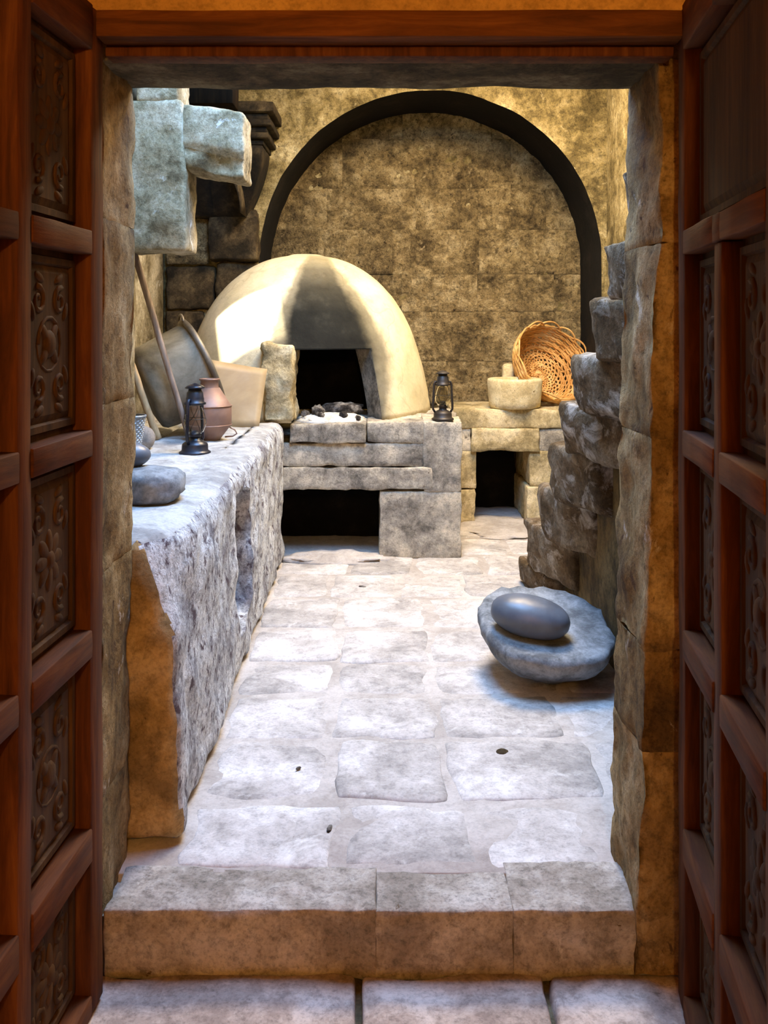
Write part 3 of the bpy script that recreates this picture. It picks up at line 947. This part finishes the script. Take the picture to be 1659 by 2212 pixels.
# ------------------------------------------------------------------ stone hood, beam and corbel at upper left
hood = thing('stone_hood', 'pale hanging stone bracket of stacked blocks above the left bench', 'stonework', (-1.1, 4.55, 1.95))
for i, (a, b, c, d, e, f_) in enumerate([(-1.26, -0.955, 4.42, 4.72, 1.95, 2.672), (-0.985, -0.672, 4.44, 4.74, 2.335, 2.66), (-1.19, -0.985, 4.42, 4.72, 2.665, 2.84)]):
    def hw(q, i=i):
        if i == 1:
            if q.z < 2.45 and q.y < 4.6: q.y += 0.10 * max(0, fbm((q.x, 0, q.z), 7, 9) + 0.25)
            q.z -= 0.16 * max(0, q.x + 0.93)
            if q.z < 2.45: q.z += 0.10 * max(0, -0.80 - q.x)
        if i == 0: q.x += 0.02 * (2.3 - q.z)
        return q
    mk('stone_block', rock(a, b, c, d, e, f_, r=0.022, amp=0.014, f=8, seg=0.025, seed=400 + i, octv=4, warp=hw), M_grey, hood)
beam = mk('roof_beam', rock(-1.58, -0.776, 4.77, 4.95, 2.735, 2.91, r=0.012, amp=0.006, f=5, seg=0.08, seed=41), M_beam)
tag(beam, 'near-black timber beam end behind the hanging stone bracket', 'beam')
corb = thing('cornice_corbel', 'dark stepped stone corbel beside the left end of the arch', 'corbel', (-0.95, 6.5, 2.35))
x1 = -0.742
for i, (za, zb, ins) in enumerate([(3.03, 3.10, 0.0), (2.985, 3.03, 0.045), (2.94, 2.985, 0.02), (2.90, 2.94, 0.06), (2.86, 2.90, 0.045), (2.82, 2.86, 0.085)]):
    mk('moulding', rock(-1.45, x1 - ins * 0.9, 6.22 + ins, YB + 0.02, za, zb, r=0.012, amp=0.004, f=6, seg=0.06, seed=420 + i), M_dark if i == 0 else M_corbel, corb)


def corb_warp(q):
    k = max(0.0, (2.82 - q.z) / 0.46)
    if q.x > -1.2: q.x = q.x - 0.16 * k ** 1.5
    if q.y < 6.6: q.y += 0.30 * k ** 1.3
    return q


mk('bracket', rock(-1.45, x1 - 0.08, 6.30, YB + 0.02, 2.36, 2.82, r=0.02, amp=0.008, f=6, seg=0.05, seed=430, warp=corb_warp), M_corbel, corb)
# springing of the vault from corbel to the left wall
Vv, Fv = [], []
for i in range(13):
    a = math.pi / 2 * i / 12
    for (yy, off) in ((6.30, 0), (6.30, 0.10), (YB - 0.03, 0.10), (YB - 0.03, 0)):
        Vv.append((-0.98 - 0.60 * (1 - math.cos(a)), yy, 2.36 + off * 1.0 + 0.55 * math.sin(a)))
for i in range(12):
    for k in range(4):
        a, b = i * 4 + k, i * 4 + (k + 1) % 4
        Fv.append((a, b, b + 4, a + 4))
Fv += [(3, 2, 1, 0), (48, 49, 50, 51)]
mk('springer', (Vv, Fv), M_dark, corb)

# ------------------------------------------------------------------ lanterns


def lantern(label, loc, s, rz, body_m, style):
    t = thing('oil_lantern', label, 'lantern', loc, rz, 'oil lanterns')
    k = s / 0.33

    def lz(nm, pr, m, par=t, n=28, cap=True):
        return mk(nm, lathe([(r * k, z * k) for r, z in pr], n, None, cap), m, par, True)
    lz('fuel_base', [(0.066, 0), (0.072, 0.006), (0.072, 0.014), (0.064, 0.019), (0.060, 0.022), (0.059, 0.045), (0.056, 0.052), (0.040, 0.064), (0.026, 0.070), (0.024, 0.082), (0.0, 0.083)], body_m)
    lz('burner', [(0.021, 0.080), (0.028, 0.084), (0.028, 0.096), (0.018, 0.104), (0.008, 0.110), (0.0, 0.111)], body_m)
    lz('glass_globe', [(0.026, 0.094), (0.040, 0.106), (0.049, 0.130), (0.050, 0.150), (0.044, 0.180), (0.034, 0.212), (0.030, 0.232),
                       (0.0275, 0.232), (0.0315, 0.212), (0.0415, 0.180), (0.0475, 0.150), (0.0465, 0.130), (0.038, 0.108), (0.0245, 0.096)], M_glass, cap=False)
    lz('chimney', [(0.033, 0.226), (0.050, 0.230), (0.050, 0.238), (0.041, 0.242), (0.041, 0.258), (0.039, 0.262), (0.037, 0.284), (0.031, 0.290), (0.029, 0.304), (0.0, 0.305)], body_m)
    lz('chimney_cap', [(0.044, 0.303), (0.046, 0.306), (0.036, 0.314), (0.018, 0.322), (0.004, 0.326), (0.0, 0.327)], body_m)
    for sg in (-1, 1):
        pts = [(sg * 0.036, 0, 0.252), (sg * 0.050, 0, 0.252), (sg * 0.058, 0, 0.236), (sg * 0.060, 0, 0.18), (sg * 0.064, 0, 0.11), (sg * 0.064, 0, 0.075), (sg * 0.052, 0, 0.055)]
        mk('side_tube', tube([tuple(c * k for c in p) for p in pts], 0.0075 * k, 10), body_m, t, True)
    ring = [(0.051 * k * math.cos(a), 0.051 * k * math.sin(a), 0.165 * k) for a in [2 * math.pi * j / 28 for j in range(28)]]
    cross = []
    for a0 in (0.5, 2.07, 3.64, 5.2):
        pts = []
        for j in range(9):
            u = j / 8; a = a0 + (u - 0.5) * 1.2
            rr = 0.052 - 0.014 * abs(u - 0.5) * 2
            pts.append((rr * k * math.cos(a), rr * k * math.sin(a), (0.10 + 0.11 * u) * k))
        cross.append(tube(pts, 0.0012 * k, 5))
    mk('wire_guard', join(tube(ring, 0.0013 * k, 5, True), *cross), M_wire, t, True)
    # bail hanging to one side
    pts = []
    for j in range(15):
        a = math.pi * j / 14
        if style == 0:
            pts.append((0.056 * k * math.cos(a), (0.006 + 0.030 * math.sin(a)) * k, (0.250 - 0.10 * math.sin(a)) * k))
        else:
            pts.append(((-0.045 - 0.050 * math.sin(a)) * k, 0.045 * k * math.cos(a) * 0.3, (0.175 + 0.085 * math.cos(a)) * k))
    mk('bail_handle', tube(pts, 0.0016 * k, 6), M_wire, t, True)
    return t


lantern('shiny black oil lantern standing on the left stone bench', (-0.882, 4.32, BT - 0.008), 0.338, 1.2, M_lantern, 0)
lantern('small rusty oil lantern on the oven ledge beside the dome', (0.368, 5.80, 0.996), 0.318, 0.15, M_lantern_old, 1)

# ------------------------------------------------------------------ things on the ledge
mor = thing('stone_mortar', 'round pitted cream stone mortar in front of the wicker basket', 'mortar', (0.968, 6.86, 0.98))
mk('bowl', lathe([(0.17, 0.0), (0.187, 0.012), (0.192, 0.05), (0.199, 0.13), (0.203, 0.20), (0.198, 0.215), (0.185, 0.22), (0.16, 0.218), (0.145, 0.20), (0.12, 0.12), (0.05, 0.08), (0.0, 0.075)], 48, None, True, 0.035, 3), M_mortar_stone, mor, True)
o = mk('stone_pestle', rock(0.912, 1.008, 7.11, 7.21, 0.982, 1.295, r=0.035, amp=0.015, f=9, seg=0.025, seed=70), M_mortar_stone)
tag(o, 'small upright cream stone standing behind the round mortar', 'stone')

# basket: an open bowl leaning on its side, mouth towards the room
bk = thing('wicker_basket', 'golden wicker basket with looped rim leaning on its side on the ledge', 'basket', (1.33, 7.05, 0.98))
axis = Vector((0.40, -0.76, 0.46)).normalized()
BM = Matrix.Translation((1.275, 7.14, 1.283)) @ axis.to_track_quat('Z', 'Y').to_matrix().to_4x4() @ Matrix.Scale(1.02, 4)


def bprof(t):
    # t 0 centre of bottom .. 1 rim : radius, height
    if t < 0.35:
        return 0.20 * t / 0.35, -0.17 + 0.02 * (t / 0.35) ** 2
    u = (t - 0.35) / 0.65
    return 0.20 + 0.115 * math.sin(u * math.pi / 2), -0.15 + 0.20 * u


strands = []
NST = 34
for k in range(46):
    t = 0.02 + 0.98 * k / 45
    r, h = bprof(t)
    pts = []
    npt = 72
    for j in range(npt):
        a = 2 * math.pi * j / npt
        wv = math.sin(a * NST / 2 + (k % 2) * math.pi) * 0.006
        jit = 0.006 * fbm((math.cos(a), math.sin(a), k * 0.7), 2, k)
        pts.append(((r + wv + jit) * math.cos(a), (r + wv + jit) * math.sin(a), h + 0.5 * wv + jit + 0.010 * math.sin(a * 2 + k)))
    strands.append(tube(pts, 0.0074, 5, True))
mk('weave', join(*strands), M_wicker, bk, M=BM)['kind'] = 'stuff'
sts = []
for j in range(NST):
    a = 2 * math.pi * j / NST
    sts.append(tube([(bprof(t)[0] * math.cos(a), bprof(t)[0] * math.sin(a), bprof(t)[1]) for t in [i / 10 for i in range(1, 11)]], 0.005, 5))
mk('stakes', join(*sts), M_wicker, bk, M=BM)['kind'] = 'stuff'
NLP = 13
for j in range(NLP):
    a0 = 2 * math.pi * j / NLP
    pts = []
    for i in range(13):
        u = i / 12; a = a0 + u * 2 * math.pi / NLP * 1.5
        pts.append(((0.313 + 0.012 * math.sin(u * math.pi)) * math.cos(a), (0.313 + 0.012 * math.sin(u * math.pi)) * math.sin(a), 0.04 + 0.062 * math.sin(u * math.pi) ** 0.8))
    mk('rim_loop', tube(pts, 0.007, 6), M_wicker, bk, M=BM)

# ------------------------------------------------------------------ grinding stones
tl = Matrix.Translation((0.665, 3.83, FL + 0.205)) @ Matrix.Rotation(math.radians(11), 4, 'X') @ Matrix.Rotation(math.radians(3), 4, 'Y')
V, Fc = [], []
n = 72
rings = [(0.0, 0.0), (0.25, -0.012), (0.5, -0.012), (0.75, -0.006), (0.9, -0.002), (0.97, -0.006), (1.0, -0.025), (0.985, -0.055), (0.88, -0.10), (0.70, -0.15), (0.50, -0.19), (0.25, -0.21), (0.0, -0.21)]
for i, (rr, zz) in enumerate(rings):
    for k in range(n):
        a = 2 * math.pi * k / n
        c, s = math.cos(a), math.sin(a)
        out = (abs(c) ** 2.4 + abs(s) ** 2.4) ** (-1 / 2.4)
        out *= 1 + 0.10 * fbm((c, s, 0), 1.6, 12) + 0.03 * fbm((c, s, 0), 5, 13)
        x, y = 0.272 * rr * out * c, 0.315 * rr * out * s
        nz = 0.030 * fbm((x, y, zz), 9, 15, 4) if i >= 5 else 0.004 * fbm((x, y, 0), 6, 16)
        V.append(tuple(tl @ Vector((x * (1 + nz * 1.5), y * (1 + nz * 1.5), zz + nz))))
for i in range(len(rings) - 1):
    for k in range(n):
        a, b = i * n + k, i * n + (k + 1) % n
        Fc.append((a, b, b + n, a + n))
lo = min(v[2] for v in V)
V = [(x, y, z - lo + FL - 0.004) for x, y, z in V]
DZ_SLAB = -lo + FL - 0.004
o = mk('grinding_slab', (V, Fc), M_basalt)
tag(o, 'wide grey basalt grinding slab with rounded base on the floor by the stairs', 'grinding slab')
top = tl @ Vector((-0.075, -0.10, -0.012)); top.z += DZ_SLAB
rot = Matrix.Rotation(math.radians(-14), 3, 'Z') @ Matrix.Rotation(math.radians(9), 3, 'Y') @ Matrix.Rotation(math.radians(8), 3, 'X')
o = mk('grinding_stone', ellipsoid(top + Vector((0, 0, 0.072)), (0.160, 0.098, 0.078), rot, 48, 28, amp=0.03, f=1.2, seed=3, pw=0.92), M_mano)
tag(o, 'smooth polished dark oval stone lying on the grinding slab', 'stone')

# ------------------------------------------------------------------ things on the bench
# tilted cauldron, mouth to the right
cd = thing('copper_cauldron', 'large patinated grey-green cauldron lying tilted on the bench', 'cauldron', (-1.12, 5.05, BT))
ca = Vector((0.84, 0.34, 0.40)).normalized()
CM = Matrix.Translation((-1.29, 4.985, 1.235)) @ ca.to_track_quat('Z', 'Y').to_matrix().to_4x4()
mk('body', lathe([(0.0, 0.0), (0.17, 0.002), (0.215, 0.012), (0.232, 0.035), (0.238, 0.08), (0.246, 0.20), (0.255, 0.33), (0.258, 0.345), (0.246, 0.345), (0.24, 0.30), (0.225, 0.05), (0.0, 0.03)], 56, None, False, 0.02, 5), M_cauldron, cd, M=CM)
mk('rim_band', lathe([(0.255, 0.322), (0.272, 0.322), (0.278, 0.335), (0.276, 0.350), (0.262, 0.356), (0.250, 0.350)], 56, None, False), M_caulrim, cd, M=CM)
inv = CM.to_3x3().inverted()
upl = (inv @ Vector((0, 0, 1))); au = math.atan2(upl.y, upl.x)
for da in (0.05, math.pi + 0.05):
    a = au + da
    pts = []
    for j in range(13):
        u = math.pi * j / 12
        ph = a + 0.20 * math.cos(u)
        rr = 0.272 + 0.030 * math.sin(u)
        pts.append((rr * math.cos(ph), rr * math.sin(ph), 0.33 + 0.012 * math.sin(u)))
    mk('lug_handle', tube(pts, 0.008, 8), M_caulrim, cd, M=CM)


def pole(name, label, a, b, r0, r1, m):
    a, b = Vector(a), Vector(b)
    pts, rs = [], []
    for i in range(19):
        t = i / 18
        p = a.lerp(b, t)
        p += Vector((0.010 * fbm((t, 0, 0), 3, 4), 0.008 * fbm((t, 5, 0), 3, 5), 0)) * math.sin(math.pi * t)
        pts.append(p); rs.append((r0 + (r1 - r0) * t) * (1 + 0.08 * fbm((t * 3, 1, 1), 3, 9)))
    tag(mk(name, tube(pts, rs, 10), m), label, 'pole')


pole('wooden_pole', 'long thin grey-brown pole leaning across the cauldron', P(409, 948, 4.80) + Vector((0, 0, 0.008)), P(281, 515, 4.70), 0.015, 0.017, M_pole)
pole('wooden_stick', 'pale shorter stick leaning left of the cauldron', P(342, 940, 4.80) + Vector((0, 0, -0.02)), P(266, 735, 4.76), 0.020, 0.016, M_stick)

jug = thing('tin_jug', 'rust-brown double-cone tin jug behind the black lantern', 'jug', (-0.905, 4.80, BT - 0.006))
mk('body', lathe([(0.046, 0.0), (0.050, 0.004), (0.112, 0.085), (0.114, 0.088), (0.114, 0.182), (0.112, 0.186), (0.052, 0.278), (0.0, 0.28)], 48), M_jug, jug, True)
mk('seam_ring', join(lathe([(0.111, 0.083), (0.117, 0.085), (0.117, 0.089), (0.111, 0.091)], 48, None, False), lathe([(0.111, 0.181), (0.117, 0.183), (0.117, 0.187), (0.111, 0.189)], 48, None, False)), M_jug, jug, True)
mk('neck', lathe([(0.050, 0.275), (0.047, 0.28), (0.046, 0.315), (0.053, 0.318), (0.053, 0.326), (0.043, 0.326), (0.04, 0.29)], 36, None, False), M_jug, jug, True)
mk('handle', tube([(0.10, 0.03, 0.07), (0.125, 0.04, 0.055), (0.135, 0.045, 0.035), (0.115, 0.04, 0.022), (0.075, 0.03, 0.02)], 0.004, 6), M_jug, jug, True)

# tan sheet leaning on the oven stone
q = [P(452, 776, 5.50), P(578, 797, 5.58), P(560, 921, 5.42), P(470, 905, 5.40)]
q[2].z = q[3].z = BT - 0.002
q[3] = Vector((-1.02, 5.40, BT - 0.002))
nrm = (q[1] - q[0]).cross(q[3] - q[0]).normalized() * 0.012
nn = 8
V, Fc = [], []
for sd in (0, 1):
    for i in range(nn + 1):
        for j in range(nn + 1):
            a = q[0].lerp(q[1], i / nn); b = q[3].lerp(q[2], i / nn)
            p = a.lerp(b, j / nn) + nrm * (1 if sd else 0)
            p += nrm.normalized() * 0.012 * math.sin(i / nn * 3) * (1 - j / nn)
            V.append(tuple(p))
m2 = (nn + 1) ** 2
for i in range(nn):
    for j in range(nn):
        a = i * (nn + 1) + j
        Fc += [(a, a + 1, a + nn + 2, a + nn + 1), (m2 + a, m2 + a + nn + 1, m2 + a + nn + 2, m2 + a + 1)]
bd = [i * (nn + 1) for i in range(nn + 1)] + [nn * (nn + 1) + j for j in range(1, nn + 1)] + [i * (nn + 1) + nn for i in range(nn - 1, -1, -1)] + [j for j in range(nn - 1, 0, -1)]
for i in range(len(bd)):
    a, b = bd[i], bd[(i + 1) % len(bd)]
    Fc.append((a, b, m2 + b, m2 + a))
tag(mk('metal_sheet', (V, Fc), M_sheet), 'flat tan metal sheet leaning against the oven stone', 'sheet')

# small grinding slab and its stone at the near end
V_, F_ = ellipsoid((-0.90, 3.16, BT + 0.052), (0.215, 0.13, 0.062), Matrix.Rotation(math.radians(5), 3, 'Z'), 48, 24, amp=0.16, f=1.5, seed=21, pw=0.62)
o = mk('grinding_slab', (V_, F_), M_basalt); tag(o, 'short grey grinding slab at the near end of the left bench', 'grinding slab')
o = mk('grinding_stone', ellipsoid((-0.905, 3.17, BT + 0.152), (0.105, 0.07, 0.05), Matrix.Rotation(0.2, 3, 'Z'), 36, 20, amp=0.04, f=1.2, seed=5), M_mano)
tag(o, 'shiny blue-grey rounded stone on the short slab by the doorway', 'stone')
# pierced tin grater
gr = thing('tin_grater', 'pierced tin cylinder standing at the left end of the bench', 'grater', (-1.155, 4.17, BT - 0.004))
V, Fc = [], []
n, m = 60, 40
for i in range(m + 1):
    for k in range(n):
        a = 2 * math.pi * k / n
        bmp = 0.004 if (i % 2 == 0 and (k + (i // 2) % 2 * 2) % 4 == 0) else 0.0
        r = 0.050 + 0.010 * i / m + bmp
        V.append((r * math.cos(a) + 0.02 * i / m, r * math.sin(a), 0.19 * i / m))
for i in range(m):
    for k in range(n):
        a, b = i * n + k, i * n + (k + 1) % n
        Fc.append((a, b, b + n, a + n))
mk('body', (V, Fc), M_grater, gr, True, smooth=False)
mk('rim', lathe([(0.058, 0.185), (0.064, 0.187), (0.064, 0.196), (0.057, 0.196)], 40, Matrix.Translation((0.02, 0, 0)), False), M_grater, gr, True)
o = mk('cobble', ellipsoid((-1.165, 4.46, BT + 0.052), (0.062, 0.06, 0.060), None, 28, 18, amp=0.1, f=1.2, seed=8), M_cobble)
tag(o, 'smooth grey rounded cobble behind the tin grater', 'stone')

# ------------------------------------------------------------------ warm fill lamp added in the hall, unseen behind the viewer
hl = thing('hall_fill_lamp', 'added warm fill lamp, out of view in the hall', 'lamp', (0.15, -1.4, 2.45))
mk('cord', tube([(0.15, -1.4, 3.1), (0.15, -1.4, 2.75)], 0.006, 8), M_wire, hl)  # cord and shade made up for the fill lamp
mk('shade', lathe([(0.03, 0.30), (0.05, 0.28), (0.14, 0.18), (0.135, 0.18), (0.045, 0.275), (0.028, 0.292)], 32, None, False), M_lantern_old, hl, True)
lamp('hall_fill_light', 'POINT', (0.15, -1.4, 2.52), 160.0, (1.0, 0.55, 0.15), shadow_soft_size=0.06)

# ------------------------------------------------------------------ crumbs on the floor
for nm, lb, u, v, r, sd in (('dry_seed', 'small black seed lying on the pale kitchen floor', 645, 1662, (0.010, 0.005, 0.005), 1),
                            ('dry_leaf', 'curled dark dry leaf on the floor near the threshold', 712, 1793, (0.020, 0.007, 0.006), 2),
                            ('dirt_lump', 'flat brown lump of dirt on the floor flags, right of the middle', 1085, 1626, (0.020, 0.022, 0.006), 3),
                            ('dry_leaf', 'tiny dark dry leaf on the floor in front of the oven', 783, 1269, (0.022, 0.010, 0.006), 4)):
    D = (EYE - FL) * F / (v - 700)
    o = mk(nm, ellipsoid(((u - 830) * D / F, D, FL + 0.004), r, Matrix.Rotation(sd * 0.7, 3, 'Z'), 14, 8, amp=0.3, f=2, seed=sd), M_char if sd != 3 else M_dark)
    tag(o, lb, 'debris')
